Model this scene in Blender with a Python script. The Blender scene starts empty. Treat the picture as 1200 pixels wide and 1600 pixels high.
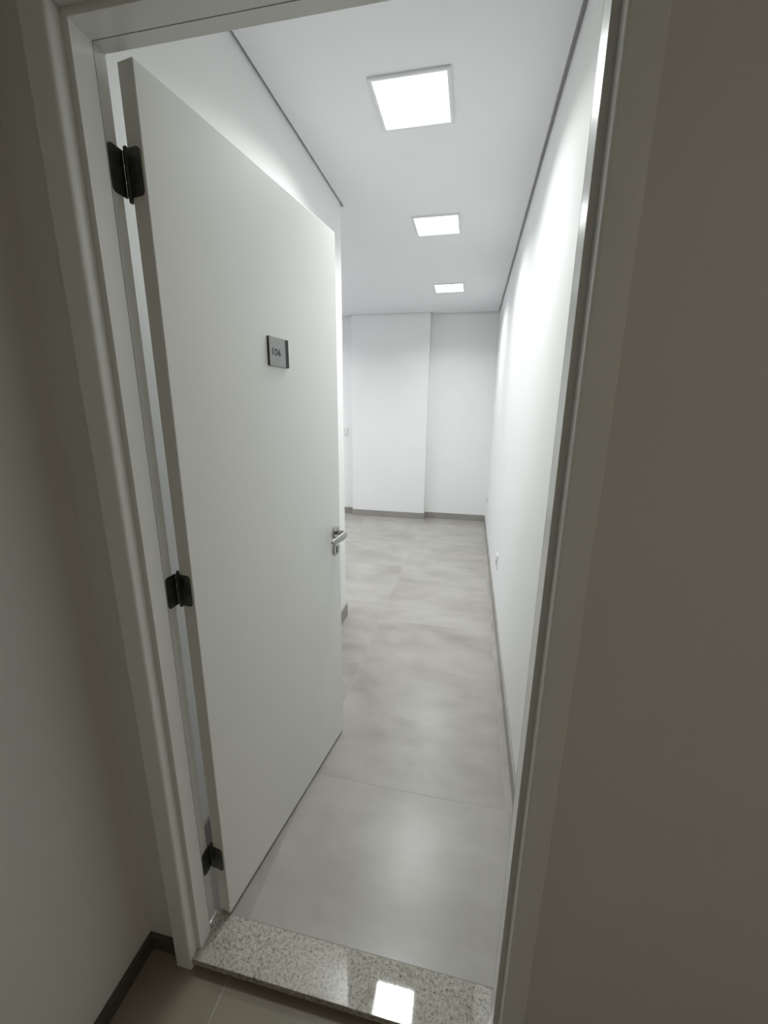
import bpy, bmesh, math, random
from mathutils import Vector, Matrix, noise

# ---------------------------------------------------------------- camera
SC = bpy.context.scene
COL = SC.collection
YAW, PITCH, ROLL = 0.2042, -0.2510, 0.0107
FPX = 636.77
cam_data = bpy.data.cameras.new('camera')
cam = bpy.data.objects.new('camera', cam_data)
COL.objects.link(cam)
cy, sy, cp, sp = math.cos(YAW), math.sin(YAW), math.cos(PITCH), math.sin(PITCH)
F = Vector((-sy * cp, cy * cp, sp)); R = Vector((cy, sy, 0)); U = R.cross(F)
cr, sr = math.cos(ROLL), math.sin(ROLL)
R2 = cr * R + sr * U; U2 = -sr * R + cr * U
cam.matrix_world = Matrix(((R2.x, U2.x, -F.x, 0.6677), (R2.y, U2.y, -F.y, -0.7000),
                           (R2.z, U2.z, -F.z, 1.5129), (0, 0, 0, 1)))
cam_data.sensor_fit = 'VERTICAL'
cam_data.sensor_height = 36.0
cam_data.lens = FPX * 36.0 / 1600.0
cam_data.clip_start = 0.02
SC.camera = cam

# ---------------------------------------------------------------- light levels
PANEL = 9.2                      # watts of each of the room's ceiling panels (downward lens optics)
SPREAD = 2.5
PANEL_COL = (0.955, 1.0, 0.985)
SIDE = 7.5                       # unseen panels added to brighten the open area beside the entrance
CORR = 4.6                       # dim lamps added out of view to light the corridor
CORR_COL = (1.0, 0.93, 0.78)
SKY = 2.6                         # daylight through the added, unseen window
w = bpy.data.worlds.new('world'); SC.world = w; w.use_nodes = True
w.node_tree.nodes['Background'].inputs[0].default_value = (0.80, 0.88, 1.0, 1)
w.node_tree.nodes['Background'].inputs[1].default_value = SKY
vs = SC.view_settings
vs.view_transform = 'Standard'; vs.look = 'None'; vs.gamma = 1.0
vs.exposure = 0.12; vs.use_curve_mapping = False

# ---------------------------------------------------------------- dimensions (metres)
XR = 0.928          # right wall of the room
XL = -0.164         # left wall of the room's entrance
YL = 1.955          # where that wall ends and the room opens
YB, YP = 4.9125, 4.8234   # back wall, front of its pilaster
ZC = 2.666          # ceiling
XFAR = -3.6
BH = 0.085          # baseboard height
ZQ = -0.036         # corridor floor
YW = 0.0874         # room face of the door wall
XJ = 0.8085         # right jamb
ZH = 2.1092         # header soffit
XCL, XCR = -0.165, 5.2   # corridor side walls
YCB = -2.4

# ---------------------------------------------------------------- materials
def mat(name, col, rough=0.5, metal=0.0, spec=0.5, noise_amt=0.0, scale=8.0, bump=0.0, bscale=200.0, emis=None, strength=0.0, coat=0.0):
    m = bpy.data.materials.new(name); m.use_nodes = True
    nt = m.node_tree; b = nt.nodes['Principled BSDF']
    b.inputs['Base Color'].default_value = (*col, 1)
    b.inputs['Roughness'].default_value = rough
    b.inputs['Metallic'].default_value = metal
    b.inputs['Specular IOR Level'].default_value = spec
    if coat: 
        b.inputs['Coat Weight'].default_value = coat; b.inputs['Coat Roughness'].default_value = 0.08
    tc = nt.nodes.new('ShaderNodeTexCoord')
    if noise_amt:
        n = nt.nodes.new('ShaderNodeTexNoise'); n.inputs['Scale'].default_value = scale; n.inputs['Detail'].default_value = 5
        nt.links.new(tc.outputs['Object'], n.inputs['Vector'])
        r = nt.nodes.new('ShaderNodeValToRGB')
        r.color_ramp.elements[0].position = 0.3; r.color_ramp.elements[1].position = 0.7
        r.color_ramp.elements[0].color = (*[c * (1 - noise_amt) for c in col], 1)
        r.color_ramp.elements[1].color = (*[min(1, c * (1 + noise_amt)) for c in col], 1)
        nt.links.new(n.outputs['Fac'], r.inputs['Fac']); nt.links.new(r.outputs['Color'], b.inputs['Base Color'])
    if bump:
        n = nt.nodes.new('ShaderNodeTexNoise'); n.inputs['Scale'].default_value = bscale; n.inputs['Detail'].default_value = 2
        nt.links.new(tc.outputs['Object'], n.inputs['Vector'])
        bp = nt.nodes.new('ShaderNodeBump'); bp.inputs['Strength'].default_value = bump; bp.inputs['Distance'].default_value = 0.001
        nt.links.new(n.outputs['Fac'], bp.inputs['Height']); nt.links.new(bp.outputs['Normal'], b.inputs['Normal'])
    if emis:
        b.inputs['Emission Color'].default_value = (*emis, 1); b.inputs['Emission Strength'].default_value = strength
    return m

M_wall = mat('wall_paint', (0.87, 0.87, 0.865), 0.55, noise_amt=0.012, scale=3, bump=0.10, bscale=260)
M_corr = mat('corridor_paint', (0.78, 0.77, 0.735), 0.6, noise_amt=0.015, scale=3, bump=0.25, bscale=220)
M_ceil = mat('ceiling_paint', (0.85, 0.855, 0.865), 0.9, noise_amt=0.01, scale=2)
M_frame = mat('frame_enamel', (0.87, 0.87, 0.84), 0.27, noise_amt=0.012, scale=10, bump=0.05, bscale=60)
M_door = mat('door_enamel', (0.90, 0.905, 0.875), 0.42, noise_amt=0.01, scale=5, bump=0.05, bscale=90)
M_edge = mat('door_edge_enamel', (0.80, 0.79, 0.74), 0.5, noise_amt=0.02, scale=12)
M_hinge = mat('dark_steel', (0.10, 0.10, 0.09), 0.42, metal=0.85, noise_amt=0.25, scale=60)
M_chrome = mat('satin_chrome', (0.42, 0.42, 0.405), 0.26, metal=1.0, noise_amt=0.03, scale=30)
M_black = mat('black_void', (0.02, 0.02, 0.02), 0.6)
M_plate = mat('brushed_grey_plate', (0.33, 0.33, 0.33), 0.4, metal=0.25, noise_amt=0.05, scale=40)
M_strip = mat('charcoal_strip', (0.032, 0.036, 0.034), 0.7, noise_amt=0.05, scale=40)
M_ink = mat('dark_ink', (0.03, 0.03, 0.035), 0.5)
M_plastic = mat('white_plastic', (0.78, 0.78, 0.78), 0.35, noise_amt=0.01)
M_greyplastic = mat('grey_plastic', (0.32, 0.32, 0.33), 0.4, noise_amt=0.02)
M_lampframe = mat('lamp_frame_enamel', (0.80, 0.80, 0.84), 0.4, noise_amt=0.01)
M_diffuser = mat('lit_diffuser', (0.9, 0.9, 0.9), 0.5, emis=PANEL_COL, strength=2.5)
M_corrdiff = mat('dim_diffuser', (0.9, 0.9, 0.9), 0.5, emis=CORR_COL, strength=CORR)
M_grout = mat('grout', (0.45, 0.43, 0.405), 0.85, noise_amt=0.05, scale=40)
M_alu = mat('added_window_aluminium', (0.75, 0.75, 0.75), 0.4, metal=0.6)

def tile_mat(name, base, dark, light, rough):
    """cement-look porcelain: cloudy blotches with faint streaks"""
    m = bpy.data.materials.new(name); m.use_nodes = True
    nt = m.node_tree; b = nt.nodes['Principled BSDF']; L = nt.links.new
    geo = nt.nodes.new('ShaderNodeNewGeometry')
    oi = nt.nodes.new('ShaderNodeObjectInfo')
    add = nt.nodes.new('ShaderNodeVectorMath'); add.operation = 'ADD'
    mul = nt.nodes.new('ShaderNodeMath'); mul.operation = 'MULTIPLY'; mul.inputs[1].default_value = 17.0
    L(oi.outputs['Random'], mul.inputs[0]); L(geo.outputs['Position'], add.inputs[0]); L(mul.outputs[0], add.inputs[1])
    n1 = nt.nodes.new('ShaderNodeTexNoise'); n1.inputs['Scale'].default_value = 1.9; n1.inputs['Detail'].default_value = 4; n1.inputs['Roughness'].default_value = 0.52; n1.inputs['Distortion'].default_value = 0.6
    mp = nt.nodes.new('ShaderNodeMapping'); mp.inputs['Scale'].default_value = (2.0, 4.5, 2.0)
    n2 = nt.nodes.new('ShaderNodeTexNoise'); n2.inputs['Scale'].default_value = 1.6; n2.inputs['Detail'].default_value = 5; n2.inputs['Roughness'].default_value = 0.56
    L(add.outputs[0], n1.inputs['Vector']); L(add.outputs[0], mp.inputs['Vector']); L(mp.outputs[0], n2.inputs['Vector'])
    mx = nt.nodes.new('ShaderNodeMath'); mx.operation = 'MULTIPLY_ADD'; mx.inputs[1].default_value = 0.42
    m1 = nt.nodes.new('ShaderNodeMath'); m1.operation = 'MULTIPLY'; m1.inputs[1].default_value = 0.58
    L(n1.outputs['Fac'], m1.inputs[0]); L(n2.outputs['Fac'], mx.inputs[0]); L(m1.outputs[0], mx.inputs[2])
    r = nt.nodes.new('ShaderNodeValToRGB'); e = r.color_ramp.elements
    e[0].position = 0.33; e[0].color = (*dark, 1); e[1].position = 0.67; e[1].color = (*light, 1)
    mid = e.new(0.5); mid.color = (*base, 1)
    L(mx.outputs[0], r.inputs['Fac']); L(r.outputs['Color'], b.inputs['Base Color'])
    b.inputs['Roughness'].default_value = rough
    return m
M_tile = tile_mat('cement_porcelain', (0.375, 0.349, 0.325), (0.295, 0.272, 0.250), (0.45, 0.425, 0.40), 0.29)
M_base = tile_mat('baseboard_porcelain', (0.31, 0.29, 0.27), (0.26, 0.24, 0.225), (0.36, 0.34, 0.32), 0.45)
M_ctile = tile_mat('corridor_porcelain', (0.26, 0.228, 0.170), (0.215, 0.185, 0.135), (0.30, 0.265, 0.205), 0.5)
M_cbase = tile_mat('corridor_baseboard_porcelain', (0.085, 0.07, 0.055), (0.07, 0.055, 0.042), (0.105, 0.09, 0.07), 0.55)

def granite():
    m = bpy.data.materials.new('polished_granite'); m.use_nodes = True
    nt = m.node_tree; b = nt.nodes['Principled BSDF']; L = nt.links.new
    geo = nt.nodes.new('ShaderNodeNewGeometry')
    def ramp(src, stops):
        r = nt.nodes.new('ShaderNodeValToRGB'); e = r.color_ramp.elements
        e[0].position, e[0].color = stops[0][0], (*stops[0][1], 1)
        e[1].position, e[1].color = stops[-1][0], (*stops[-1][1], 1)
        for p, c in stops[1:-1]: x = e.new(p); x.color = (*c, 1)
        L(src, r.inputs['Fac']); return r.outputs['Color']
    def nz(scale, detail, rough=0.6):
        n = nt.nodes.new('ShaderNodeTexNoise'); n.inputs['Scale'].default_value = scale
        n.inputs['Detail'].default_value = detail; n.inputs['Roughness'].default_value = rough
        L(geo.outputs['Position'], n.inputs['Vector']); return n.outputs['Fac']
    c1 = ramp(nz(105, 5, 0.75), [(0.34, (0.22, 0.20, 0.17)), (0.44, (0.42, 0.395, 0.345)), (0.56, (0.54, 0.515, 0.455)), (0.70, (0.64, 0.615, 0.555))])
    spots = ramp(nz(150, 3), [(0.36, (0.22, 0.21, 0.20)), (0.43, (1, 1, 1))])
    blot = ramp(nz(13, 4), [(0.30, (0.55, 0.53, 0.50)), (0.44, (1, 1, 1))])
    def mulc(a, c, f):
        x = nt.nodes.new('ShaderNodeMix'); x.data_type = 'RGBA'; x.blend_type = 'MULTIPLY'
        x.inputs[0].default_value = f; L(a, x.inputs[6]); L(c, x.inputs[7]); return x.outputs[2]
    L(mulc(mulc(c1, spots, 0.75), blot, 0.8), b.inputs['Base Color'])
    b.inputs['Roughness'].default_value = 0.035
    b.inputs['Specular IOR Level'].default_value = 0.6
    return m
M_granite = granite()

# ---------------------------------------------------------------- helpers
def link(name, bm, m, parent=None, smooth=False, bevel=0.0, segs=2):
    bmesh.ops.recalc_face_normals(bm, faces=bm.faces)
    me = bpy.data.meshes.new(name); bm.to_mesh(me); bm.free()
    for mm in (m if isinstance(m, (list, tuple)) else [m]): me.materials.append(mm)
    o = bpy.data.objects.new(name, me); COL.objects.link(o)
    if parent: o.parent = parent
    if smooth:
        for p in me.polygons: p.use_smooth = True
    if bevel:
        b = o.modifiers.new('bevel', 'BEVEL'); b.width = bevel; b.segments = segs; b.limit_method = 'ANGLE'; b.angle_limit = math.radians(40)
    return o

def box(bm, x0, x1, y0, y1, z0, z1, mi=0):
    v = [bm.verts.new((x, y, z)) for z in (z0, z1) for x, y in ((x0, y0), (x1, y0), (x1, y1), (x0, y1))]
    for f in ((0, 3, 2, 1), (4, 5, 6, 7), (0, 1, 5, 4), (1, 2, 6, 5), (2, 3, 7, 6), (3, 0, 4, 7)):
        fc = bm.faces.new([v[i] for i in f]); fc.material_index = mi

def boxes(*bs):
    bm = bmesh.new()
    for b in bs: box(bm, *b)
    return bm

def prism(bm, pts, axis, a, b):
    """polygon pts extruded along axis ('x','y','z') from a to b"""
    def P(p, t):
        return {'z': (p[0], p[1], t), 'x': (t, p[0], p[1]), 'y': (p[0], t, p[1])}[axis]
    A = [bm.verts.new(P(p, a)) for p in pts]; B = [bm.verts.new(P(p, b)) for p in pts]
    bm.faces.new(A); bm.faces.new(B[::-1])
    n = len(pts)
    for i in range(n): bm.faces.new((A[i], A[(i + 1) % n], B[(i + 1) % n], B[i]))

def loft(bm, rings, caps=True):
    V = [[bm.verts.new(p) for p in r] for r in rings]
    n = len(rings[0])
    for a, b in zip(V, V[1:]):
        for i in range(n): bm.faces.new((a[i], a[(i + 1) % n], b[(i + 1) % n], b[i]))
    if caps: bm.faces.new(V[0][::-1]); bm.faces.new(V[-1])

def ringz(cx, cy, z, r, n=20):
    return [(cx + r * math.cos(2 * math.pi * i / n), cy + r * math.sin(2 * math.pi * i / n), z) for i in range(n)]
def ringy(cx, y, cz, rx, rz, n=28):
    return [(cx + rx * math.cos(2 * math.pi * i / n), y, cz + rz * math.sin(2 * math.pi * i / n)) for i in range(n)]

def empty(name, loc=(0, 0, 0), rz=0.0, parent=None):
    o = bpy.data.objects.new(name, None); COL.objects.link(o)
    o.location = loc; o.rotation_euler = (0, 0, rz); o.empty_display_size = 0.05
    if parent: o.parent = parent
    return o

def struct(o): o['kind'] = 'structure'; return o
def tag(o, label, cat, group=None):
    o['label'] = label; o['category'] = cat
    if group: o['group'] = group
    return o

# ================================================================ SETTING
# --- walls of the room
struct(link('wall_right', boxes((XR, XR + 0.12, YW, YB + 0.12, -0.05, 2.80)), M_wall))
wb = struct(link('wall_back', boxes((XFAR - 0.12, XR, YB, YB + 0.12, -0.05, 2.80)), M_wall))
XP0, XP1 = -0.9376, 0.0929
link('pilaster', boxes((XP0, XP1, YP, YB, -0.01, 2.72)), M_wall, wb, bevel=0.002)
struct(link('wall_left', boxes((XL - 0.12, XL, YW, YL, -0.05, 2.80), (XFAR - 0.12, XL - 0.12, YL - 0.12, YL, -0.05, 2.80)), M_wall))
# far side of the open area, with an unseen window opening added for daylight
WY0, WY1, WZ0, WZ1 = 2.5, 4.5, 1.0, 2.2
struct(link('wall_far', boxes((XFAR - 0.12, XFAR, YL, WY0, -0.05, 2.80), (XFAR - 0.12, XFAR, WY1, YB, -0.05, 2.80),
     (XFAR - 0.12, XFAR, WY0, WY1, -0.05, WZ0), (XFAR - 0.12, XFAR, WY0, WY1, WZ1, 2.80)), M_wall))
win = struct(link('added_window_1', boxes((XFAR - 0.09, XFAR - 0.04, WY0, WY0 + 0.05, WZ0, WZ1), (XFAR - 0.09, XFAR - 0.04, WY1 - 0.05, WY1, WZ0, WZ1),
     (XFAR - 0.09, XFAR - 0.04, WY0, WY1, WZ0, WZ0 + 0.05), (XFAR - 0.09, XFAR - 0.04, WY0, WY1, WZ1 - 0.05, WZ1),
     (XFAR - 0.085, XFAR - 0.045, 3.475, 3.525, WZ0 + 0.05, WZ1 - 0.05)), M_alu))
# --- partition between corridor and room, opening for the door
OX0, OX1, OZ = -0.03, XJ + 0.03, ZH + 0.03
bm = boxes((XCL - 0.12, OX0, 0.0, YW, ZQ - 0.02, 2.80), (OX1, XCR + 0.12, 0.0, YW, ZQ - 0.02, 2.80), (OX0, OX1, 0.0, YW, OZ, 2.80))
struct(link('wall_front', bm, M_corr))
# --- corridor
struct(link('wall_corridor_left', boxes((XCL - 0.12, XCL, YCB, 0.0, ZQ - 0.02, 2.70)), M_corr))
struct(link('wall_corridor_right', boxes((XCR, XCR + 0.12, YCB, 0.0, ZQ - 0.02, 2.70)), M_corr))
struct(link('wall_corridor_back', boxes((XCL - 0.12, XCR + 0.12, YCB - 0.1, YCB, ZQ - 0.02, 2.70)), M_corr))
struct(link('ceiling_corridor', boxes((XCL - 0.12, XCR + 0.12, YCB - 0.1, 0.0, 2.60, 2.70)), M_corr))

# --- ceiling with a shadow gap around its rim
G = 0.0165
XE = XR - G; XLE = XL + 0.0125
bm = boxes((XLE, XE, YW + 0.004, YL + 0.03, ZC, ZC + 0.012), (XFAR, XE, YL + 0.03, YP - G, ZC, ZC + 0.012),
           (XFAR, XP0 - G, YP - G, YB - G, ZC, ZC + 0.012), (XP1 + G, XE, YP - G, YB - G, ZC, ZC + 0.012))
box(bm, XFAR - 0.1, XR + 0.1, YW, YB + 0.1, ZC + 0.026, ZC + 0.10)
struct(link('ceiling', bm, M_ceil))

# --- floors: bedding + each tile its own piece
def tiles(parent, xs, ys, z, m, keep=lambda x, y: True, thick=0.009, gap=0.0009):
    cache = {}
    for i in range(len(xs) - 1):
        for j in range(len(ys) - 1):
            x0, x1, y0, y1 = xs[i], xs[i + 1], ys[j], ys[j + 1]
            if not keep((x0 + x1) / 2, (y0 + y1) / 2): continue
            key = (round(x1 - x0, 4), round(y1 - y0, 4))
            if key not in cache:
                hx, hy = (x1 - x0) / 2 - gap, (y1 - y0) / 2 - gap; c = 0.0006
                bm = bmesh.new()
                loft(bm, [[(-hx, -hy, -thick), (hx, -hy, -thick), (hx, hy, -thick), (-hx, hy, -thick)],
                          [(-hx, -hy, -c), (hx, -hy, -c), (hx, hy, -c), (-hx, hy, -c)],
                          [(-hx + c, -hy + c, 0), (hx - c, -hy + c, 0), (hx - c, hy - c, 0), (-hx + c, hy - c, 0)]])
                o = link('tile', bm, m, parent); cache[key] = o.data
            else:
                o = bpy.data.objects.new('tile', cache[key]); COL.objects.link(o); o.parent = parent
            o.location = ((x0 + x1) / 2, (y0 + y1) / 2, z)
YT0, YT1 = -0.0246, 0.0924
bm = boxes((XFAR, XR, YL, YB, -0.05, -0.0004), (XL, XR, YT1, YL, -0.05, -0.0004))
fl = struct(link('floor', bm, M_grout))
TS = 0.795
xs = [XFAR] + [0.098 - TS * k for k in range(4, 0, -1)] + [0.098, 0.098 + TS, XR]
ys = [0.617 + TS * k for k in range(0, 6)] + [YB]
tiles(fl, [XL, 0.098, 0.098 + TS, XR], [YT1, 0.617, 0.617 + TS, YL], 0.0, M_tile)
tiles(fl, xs, [YL] + [y for y in ys if y > YL], 0.0, M_tile)
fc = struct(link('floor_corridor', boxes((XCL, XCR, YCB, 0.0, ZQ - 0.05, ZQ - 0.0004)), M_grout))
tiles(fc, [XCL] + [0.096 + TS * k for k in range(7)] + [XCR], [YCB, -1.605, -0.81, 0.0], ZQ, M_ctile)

# --- threshold of speckled granite
th = struct(link('trim_2', boxes((-0.0118, XJ + 0.0118, YT0, YT1, -0.022, 0.0), (-0.0118, XJ + 0.0118, 0.0, YT1, -0.04, -0.022)), M_granite, bevel=0.0012))
th['label'] = 'polished speckled grey granite threshold under the open door'

# --- baseboards of porcelain
BT = 0.010
ZB = ZQ + 0.050
struct(link('baseboard_right', boxes((XR - BT, XR, YW, YB, 0.0, BH)), M_base, bevel=0.001))
struct(link('baseboard_back', boxes((XFAR, XP0 - BT, YB - BT, YB, 0, BH), (XP0 - BT, XP1 + BT, YP - BT, YP, 0, BH),
     (XP0 - BT, XP0, YP, YB, 0, BH), (XP1, XP1 + BT, YP, YB, 0, BH), (XP1 + BT, XR - BT, YB - BT, YB, 0, BH)), M_base))
struct(link('baseboard_left', boxes((XL, XL + BT, YW, YL + BT, 0.0, BH + 0.012), (XFAR, XL, YL, YL + BT, 0, BH + 0.012)), M_base, bevel=0.001))
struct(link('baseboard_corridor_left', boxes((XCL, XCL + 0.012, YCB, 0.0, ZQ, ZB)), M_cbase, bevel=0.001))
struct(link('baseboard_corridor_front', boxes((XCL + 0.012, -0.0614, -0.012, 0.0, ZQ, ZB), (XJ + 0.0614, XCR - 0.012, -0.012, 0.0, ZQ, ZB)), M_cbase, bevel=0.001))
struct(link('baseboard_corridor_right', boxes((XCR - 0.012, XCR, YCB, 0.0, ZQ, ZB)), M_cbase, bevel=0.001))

# ================================================================ DOOR FRAME (trim_1)
fr = struct(empty('trim_1', (0.4, 0.02, 0)))
fr['label'] = 'white enamelled door frame with rounded casing around the opening'
def under(o, par):
    o.parent = par; o.matrix_parent_inverse = Matrix.Translation(par.location).inverted(); return o
bm = bmesh.new()
prism(bm, [(OX0, 0.0), (-0.0006, 0.0), (0, 0.0006), (0, 0.0444), (-0.0006, 0.045), (-0.0137, 0.045), (-0.0137, 0.0868), (-0.0143, 0.0874), (OX0, 0.0874)], 'z', 0.0, ZH)
box(bm, OX0, -0.0137, 0.046, 0.0868, ZH, ZH + 0.0106)
under(link('jamb', bm, M_frame), fr)
bm = bmesh.new()
prism(bm, [(OX1, 0.0), (XJ + 0.0006, 0.0), (XJ, 0.0006), (XJ, 0.0464), (XJ + 0.0006, 0.047), (XJ + 0.0137, 0.047), (XJ + 0.0137, 0.0868), (XJ + 0.0143, 0.0874), (OX1, 0.0874)], 'z', 0.0, ZH)
box(bm, XJ + 0.0137, OX1, 0.048, 0.0868, ZH, ZH + 0.0106)
under(link('jamb', bm, M_frame), fr)
bm = bmesh.new()
prism(bm, [(0.0, OZ), (0.0, ZH + 0.0006), (0.0006, ZH), (0.0444, ZH), (0.045, ZH + 0.0006), (0.045, ZH + 0.0108), (0.0868, ZH + 0.0108), (0.0874, ZH + 0.0114), (0.0874, OZ)], 'x', OX0, OX1)
under(link('header', bm, M_frame), fr)
# thin grey strip between the stop and the rebate
under(link('seam_strip', boxes((-0.0022, -0.0002, 0.0452, 0.0462, 0.0, ZH)), M_greyplastic), fr)
under(link('seam_strip', boxes((0.0, XJ, 0.0452, 0.0462, ZH - 0.0002, ZH + 0.0020)), M_greyplastic), fr)
under(link('seam_strip', boxes((XJ - 0.0001, XJ + 0.0022, 0.0472, 0.0482, 0.0, ZH)), M_greyplastic), fr)
# casing: one mitred run around the opening, cut into its three boards
PL = [(0.0120, 0.0), (0.0122, -0.0190), (0.0127, -0.0245), (0.0140, -0.0277), (0.0160, -0.0294), (0.0190, -0.0300), (0.0590, -0.0300), (0.0614, -0.0275), (0.0614, 0.0)]
PR = PL
cornL = [(-d, y, ZH + d) for d, y in PL]
cornR = [(XJ + e, y, ZH + d) for (d, _), (e, y) in zip(PL, PR)]
for rings in ([[(-d, y, ZQ) for d, y in PL], cornL], [cornL, cornR], [[(XJ + d, y, ZQ) for d, y in PR], cornR]):
    bm = bmesh.new(); loft(bm, rings)
    o = under(link('casing', bm, M_frame), fr)
    for p in o.data.polygons: p.use_smooth = True
    m = o.modifiers.new('split', 'EDGE_SPLIT'); m.split_angle = math.radians(35)

# ================================================================ DOOR
ANG = 1.4257
W_LEAF, TH, ZD0, ZD1 = 0.7912, 0.037, 0.0121, 2.1121
door = struct(empty('door_1', (0.0021, 0.0946, 0.0), ANG))
door['label'] = 'white painted flush door standing open with a room number plate'
def dchild(name, bm, m, parent=door, **k): return link(name, bm, m, parent, **k)
# leaf: corridor face is local y=-TH, hinge edge is local x=0
leaf = dchild('door_leaf', boxes((0, W_LEAF, -TH, 0, ZD0, ZD1)), [M_door, M_edge], bevel=0.0012)
dchild('edge_band', boxes((-0.0006, 0.0004, -TH + 0.001, -0.001, ZD0 + 0.001, ZD1 - 0.001)), M_edge)['label'] = 'darker grey edge band of the hinge side'

# hinges -------------------------------------------------------
def rrect(w0, w1, z0, z1, r, side):
    """rounded rectangle (two rounded corners on the outer side)"""
    pts = []
    def arc(cx, cz, a0, a1, n=6):
        for i in range(n + 1):
            a = math.radians(a0 + (a1 - a0) * i / n); pts.append((cx + r * math.cos(a), cz + r * math.sin(a)))
    if side > 0:
        pts += [(w0, z0)]; arc(w1 - r, z0 + r, -90, 0); arc(w1 - r, z1 - r, 0, 90); pts += [(w0, z1)]
    else:
        pts += [(w1, z1)]; arc(w0 + r, z1 - r, 90, 180); arc(w0 + r, z0 + r, 180, 270); pts += [(w1, z0)]
    return pts
ca, sa = math.cos(ANG), math.sin(ANG)
def to_local(x, y):
    dx, dy = x - 0.0021, y - 0.0946
    return (dx * ca + dy * sa, -dx * sa + dy * ca)
KX, KY = -0.0060, 0.0985
klx, kly = to_local(KX, KY)
def hinge(zc, top_extra=0.0):
    h = empty('hinge', (0, 0, zc), 0, door)
    hh = 0.040
    # plate screwed to the hinge edge of the leaf (plane local x = 0)
    bm = bmesh.new(); prism(bm, rrect(-0.031, 0.0015, -hh, hh, 0.009, -1), 'x', -0.0026, -0.0006)
    link('hinge_plate', bm, M_hinge, h)
    # plate on the jamb rebate, built in world axes then turned into the door's frame
    bm = bmesh.new(); prism(bm, rrect(0.0625, 0.0960, -hh, hh, 0.009, -1), 'x', -0.0137, -0.0115)
    for v in bm.verts:
        x, y = to_local(v.co.x, v.co.y); v.co.x, v.co.y = x, y
    link('hinge_plate', bm, M_hinge, h)
    bm = bmesh.new()
    for i in range(3):
        z0 = -hh + i * (2 * hh / 3) + 0.0006; z1 = -hh + (i + 1) * (2 * hh / 3) - 0.0006
        loft(bm, [ringz(klx, kly, z0, 0.0050), ringz(klx, kly, z0 + 0.0006, 0.0056), ringz(klx, kly, z1 - 0.0006, 0.0056), ringz(klx, kly, z1, 0.0050)])
    link('knuckle', bm, M_hinge, h)
    bm = bmesh.new()
    t = hh + 0.006 + top_extra
    loft(bm, [ringz(klx, kly, -hh - 0.008, 0.0015), ringz(klx, kly, -hh - 0.0065, 0.0042), ringz(klx, kly, -hh - 0.002, 0.0046), ringz(klx, kly, -hh, 0.0036),
              ringz(klx, kly, hh, 0.0036), ringz(klx, kly, t - 0.004, 0.0046), ringz(klx, kly, t, 0.0042), ringz(klx, kly, t + 0.002, 0.0015)])
    link('hinge_pin', bm, M_chrome if top_extra else M_hinge, h)
    # screw heads on both plates
    for zz in (-0.026, 0.0, 0.026):
        bm = bmesh.new()
        loft(bm, [[(-0.0025, -0.017 + 0.0036 * math.cos(a), zz + 0.0036 * math.sin(a)) for a in [k * math.pi / 6 for k in range(12)]],
                  [(-0.0032, -0.017 + 0.0026 * math.cos(a), zz + 0.0026 * math.sin(a)) for a in [k * math.pi / 6 for k in range(12)]]])
        link('screw', bm, M_hinge, h)
for z, e in ((1.940, 0.0), (1.078, 0.0), (0.222, 0.0)): hinge(z, e)

# number plate --------------------------------------------------
np_ = dchild('number_plate', boxes((0.3525, 0.4515, -TH - 0.0045, -TH, 1.6262, 1.7056)), M_black, bevel=0.0005)
np_['label'] = 'small grey square plate reading 106'
link('plate_face', boxes((0.3535, 0.4335, -TH - 0.0065, -TH - 0.0045, 1.6262, 1.7056)), M_plate, np_, bevel=0.0006)
link('plate_strip', boxes((0.4337, 0.4515, -TH - 0.0060, -TH - 0.0045, 1.6262, 1.7056)), M_strip, np_, bevel=0.0006)['label'] = 'charcoal strip along the right edge'
for i, ch in enumerate('1O6'):
    cu = bpy.data.curves.new('digit', 'FONT'); cu.body = ch; cu.size = 0.0262; cu.extrude = 0.0004; cu.offset = 0.0007; cu.align_x = 'CENTER'; cu.resolution_u = 4
    tmp = bpy.data.objects.new('tmp', cu); COL.objects.link(tmp)
    bpy.context.view_layer.update()
    me = bpy.data.meshes.new_from_object(tmp.evaluated_get(bpy.context.evaluated_depsgraph_get()))
    bpy.data.objects.remove(tmp)
    me.materials.clear(); me.materials.append(M_ink)
    me.transform(Matrix.Translation((0.3690 + i * 0.0162, -TH - 0.0067, 1.6565)) @ Matrix.Rotation(math.pi / 2, 4, 'X') @ Matrix.Scale((0.95, 0.72, 0.95)[i], 4, (1, 0, 0)))
    me.name = 'digit'
    d = bpy.data.objects.new('digit', me); COL.objects.link(d); d.parent = np_

# handle --------------------------------------------------------
HU, HZ = 0.748, 1.014
hd = empty('door_handle', (HU, -TH, HZ), 0, door); hd['label'] = 'chrome lever handle'
bm = bmesh.new()
loft(bm, [ringy(0, 0, 0, 0.0255, 0.0255), ringy(0, -0.006, 0, 0.0255, 0.0255), ringy(0, -0.0085, 0, 0.0235, 0.0235), ringy(0, -0.0085, 0, 0.017, 0.017), ringy(0, -0.0075, 0, 0.0165, 0.0165)])
link('rosette', bm, M_chrome, hd, smooth=False, bevel=0.0006)
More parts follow.
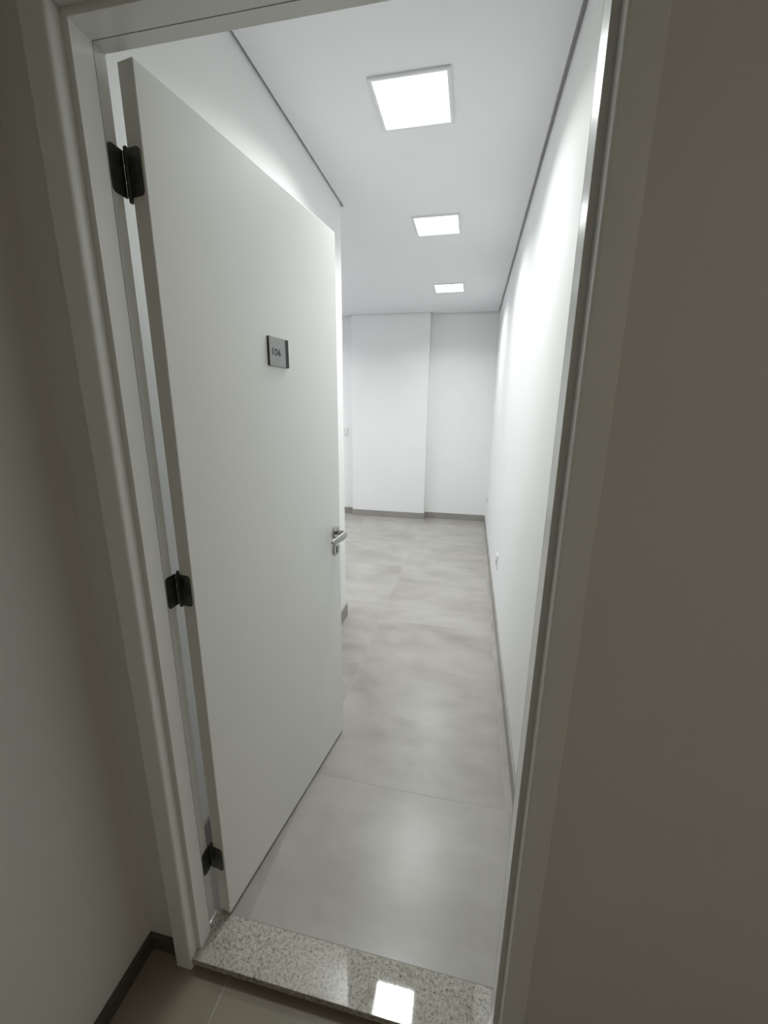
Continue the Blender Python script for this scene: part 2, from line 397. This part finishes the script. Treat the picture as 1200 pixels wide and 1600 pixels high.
# neck + grip as one swept lever
path = [((0, -0.004, 0), 0.0105, 0.0105), ((0, -0.024, 0), 0.0098, 0.0098), ((0.000, -0.036, 0.000), 0.0108, 0.0118), ((-0.004, -0.045, 0.0000), 0.0118, 0.0140),
        ((-0.014, -0.051, -0.0005), 0.0098, 0.0155), ((-0.030, -0.053, -0.0012), 0.0082, 0.0160), ((-0.055, -0.052, -0.0028), 0.0072, 0.0150),
        ((-0.080, -0.050, -0.0045), 0.0064, 0.0130), ((-0.100, -0.046, -0.0062), 0.0056, 0.0105), ((-0.112, -0.042, -0.0072), 0.0042, 0.0070), ((-0.116, -0.041, -0.0076), 0.0015, 0.0025)]
bm = bmesh.new(); rings = []
for i, (p, a, b_) in enumerate(path):
    p0 = Vector(path[max(0, i - 1)][0]); p1 = Vector(path[min(len(path) - 1, i + 1)][0])
    t = (p1 - p0).normalized(); up = Vector((0, 0, 1)); s = t.cross(up).normalized(); u2 = s.cross(t)
    rings.append([Vector(p) + s * a * math.cos(q) + u2 * b_ * math.sin(q) for q in [2 * math.pi * k / 20 for k in range(20)]])
loft(bm, rings); lv = link('lever', bm, M_chrome, hd, smooth=True)
sub = lv.modifiers.new('sub', 'SUBSURF'); sub.levels = 1; sub.render_levels = 2
# same lever on the room side of the leaf
hd2 = empty('door_handle', (HU, 0, HZ), 0, door); hd2['label'] = 'chrome lever handle'
for src in list(hd.children):
    c = src.copy(); COL.objects.link(c); c.parent = hd2
    c.scale = (1, -1, 1)
ks = dchild('keyhole_rosette', (lambda b: (loft(b, [ringy(0, 0, 0, 0.0255, 0.0255), ringy(0, -0.006, 0, 0.0255, 0.0255), ringy(0, -0.0085, 0, 0.0235, 0.0235)]), b)[1])(bmesh.new()), M_chrome, bevel=0.0006)
ks.location = (0.746, -TH, 0.941)
bm = bmesh.new()
pts = [(0.0078 * math.cos(math.radians(a)), 0.0062 + 0.0078 * math.sin(math.radians(a))) for a in range(-45, 226, 18)]
pts += [(-0.0050, -0.0135), (-0.0025, -0.0155), (0.0025, -0.0155), (0.0050, -0.0135)]
prism(bm, pts, 'y', -0.0095, -0.0084)
link('keyhole', bm, M_black, ks)
bm = bmesh.new(); prism(bm, [(x * 0.62, z * 0.35 + 0.003) for x, z in pts], 'y', -0.0112, -0.0094)
link('lock_cylinder', bm, M_chrome, ks)
# latch plate on the free edge
dchild('latch_plate', boxes((W_LEAF - 0.0004, W_LEAF + 0.0010, -0.029, -0.007, 0.87, 1.09)), M_chrome)

# ================================================================ CEILING LAMPS
def lamp(xc, yc, label, group='square panels in a row on the room ceiling', m=M_diffuser, z=ZC, S=0.150, s=0.1345, watts=0.0):
    t = tag(empty('ceiling_lamp', (xc, yc, z)), label, 'lamp', group)
    bm = bmesh.new()
    def sq(h, zz): return [(-h, -h, zz), (h, -h, zz), (h, h, zz), (-h, h, zz)]
    rs = [sq(S, 0), sq(S, -0.005), sq(S - 0.003, -0.008), sq(s + 0.002, -0.008), sq(s, -0.004), sq(s, 0)]
    V = [[bm.verts.new(p) for p in r] for r in rs]
    for a, b in zip(V, V[1:] + V[:1]):
        for i in range(4): bm.faces.new((a[i], a[(i + 1) % 4], b[(i + 1) % 4], b[i]))
    link('lamp_frame', bm, M_lampframe, t)
    link('diffuser', boxes((-s, s, -s, s, -0.0045, 0.0)), m, t)
    if watts:                      # the panel's own light, leaving downwards through its lens sheet
        ld = bpy.data.lights.new('panel_light', 'AREA'); ld.shape = 'SQUARE'; ld.size = 2 * s - 0.004
        ld.energy = watts; ld.color = PANEL_COL; ld.spread = SPREAD
        lo = bpy.data.objects.new('panel_light', ld); COL.objects.link(lo); lo.parent = t; lo.location = (0, 0, -0.006)
    return t
lamp(0.373, 1.208, 'square flush ceiling lamp nearest the open door, the largest in view', watts=PANEL)
lamp(0.373, 2.335, 'square flush ceiling lamp, the middle one of the row of three', watts=PANEL)
lamp(0.373, 3.784, 'square flush ceiling lamp nearest the back wall, the smallest in view', watts=PANEL)
for lx, ly, wh in ((-1.6, 2.9, 'in front of'), (-2.8, 2.9, 'beyond'), (-1.6, 4.0, 'left of')):  # extra lamps out of view, added to brighten the room from the left
    lamp(lx, ly, 'unseen square lamp added to light the open area, %s the left wall' % wh, None, watts=SIDE)
# two lamps added behind the viewer to light the corridor
lamp(1.90, -1.75, 'unseen dim square lamp added to light the corridor, nearer the door', None, M_corrdiff, 2.60, 0.30, 0.28)
lamp(4.2, -1.75, 'unseen dim square lamp added to light the corridor, farther from the door', None, M_corrdiff, 2.60, 0.30, 0.28)

# ================================================================ SWITCH AND OUTLETS
def wallplate(name, label, cat, loc, rz, wd, ht, cells, mi=M_plastic):
    """plate lying on a wall whose outward normal is local -y"""
    t = tag(empty(name, loc, rz), label, cat)
    bm = bmesh.new()
    loft(bm, [[(-wd, 0, -ht), (wd, 0, -ht), (wd, 0, ht), (-wd, 0, ht)], [(-wd, -0.005, -ht), (wd, -0.005, -ht), (wd, -0.005, ht), (-wd, -0.005, ht)],
              [(-wd + 0.003, -0.008, -ht + 0.003), (wd - 0.003, -0.008, -ht + 0.003), (wd - 0.003, -0.008, ht - 0.003), (-wd + 0.003, -0.008, ht - 0.003)]])
    link('cover_plate', bm, M_plastic, t)
    for nm, x0, x1, z0, z1, m in cells:
        link(nm, boxes((x0, x1, -0.011, -0.008, z0, z1)), m, t, bevel=0.0008)
    return t
wallplate('light_switch', 'white double wall switch on the back wall left of the pilaster', 'switch', (-1.055, YB, 1.185), 0, 0.037, 0.058,
          [('rocker', -0.022, 0.022, 0.004, 0.034, M_plastic), ('rocker', -0.022, 0.022, -0.034, -0.004, M_plastic)])
wallplate('power_outlet', 'white power outlet low on the right wall, the nearer one', 'outlet', (XR, 2.36, 0.376), math.radians(-90), 0.037, 0.058,
          [('socket', -0.019, 0.019, -0.020, 0.020, M_greyplastic)])
wallplate('power_outlet', 'white power outlet low on the right wall near the back corner', 'outlet', (XR, 4.39, 0.42), math.radians(-90), 0.037, 0.058,
          [('socket', -0.019, 0.019, -0.020, 0.020, M_greyplastic)])
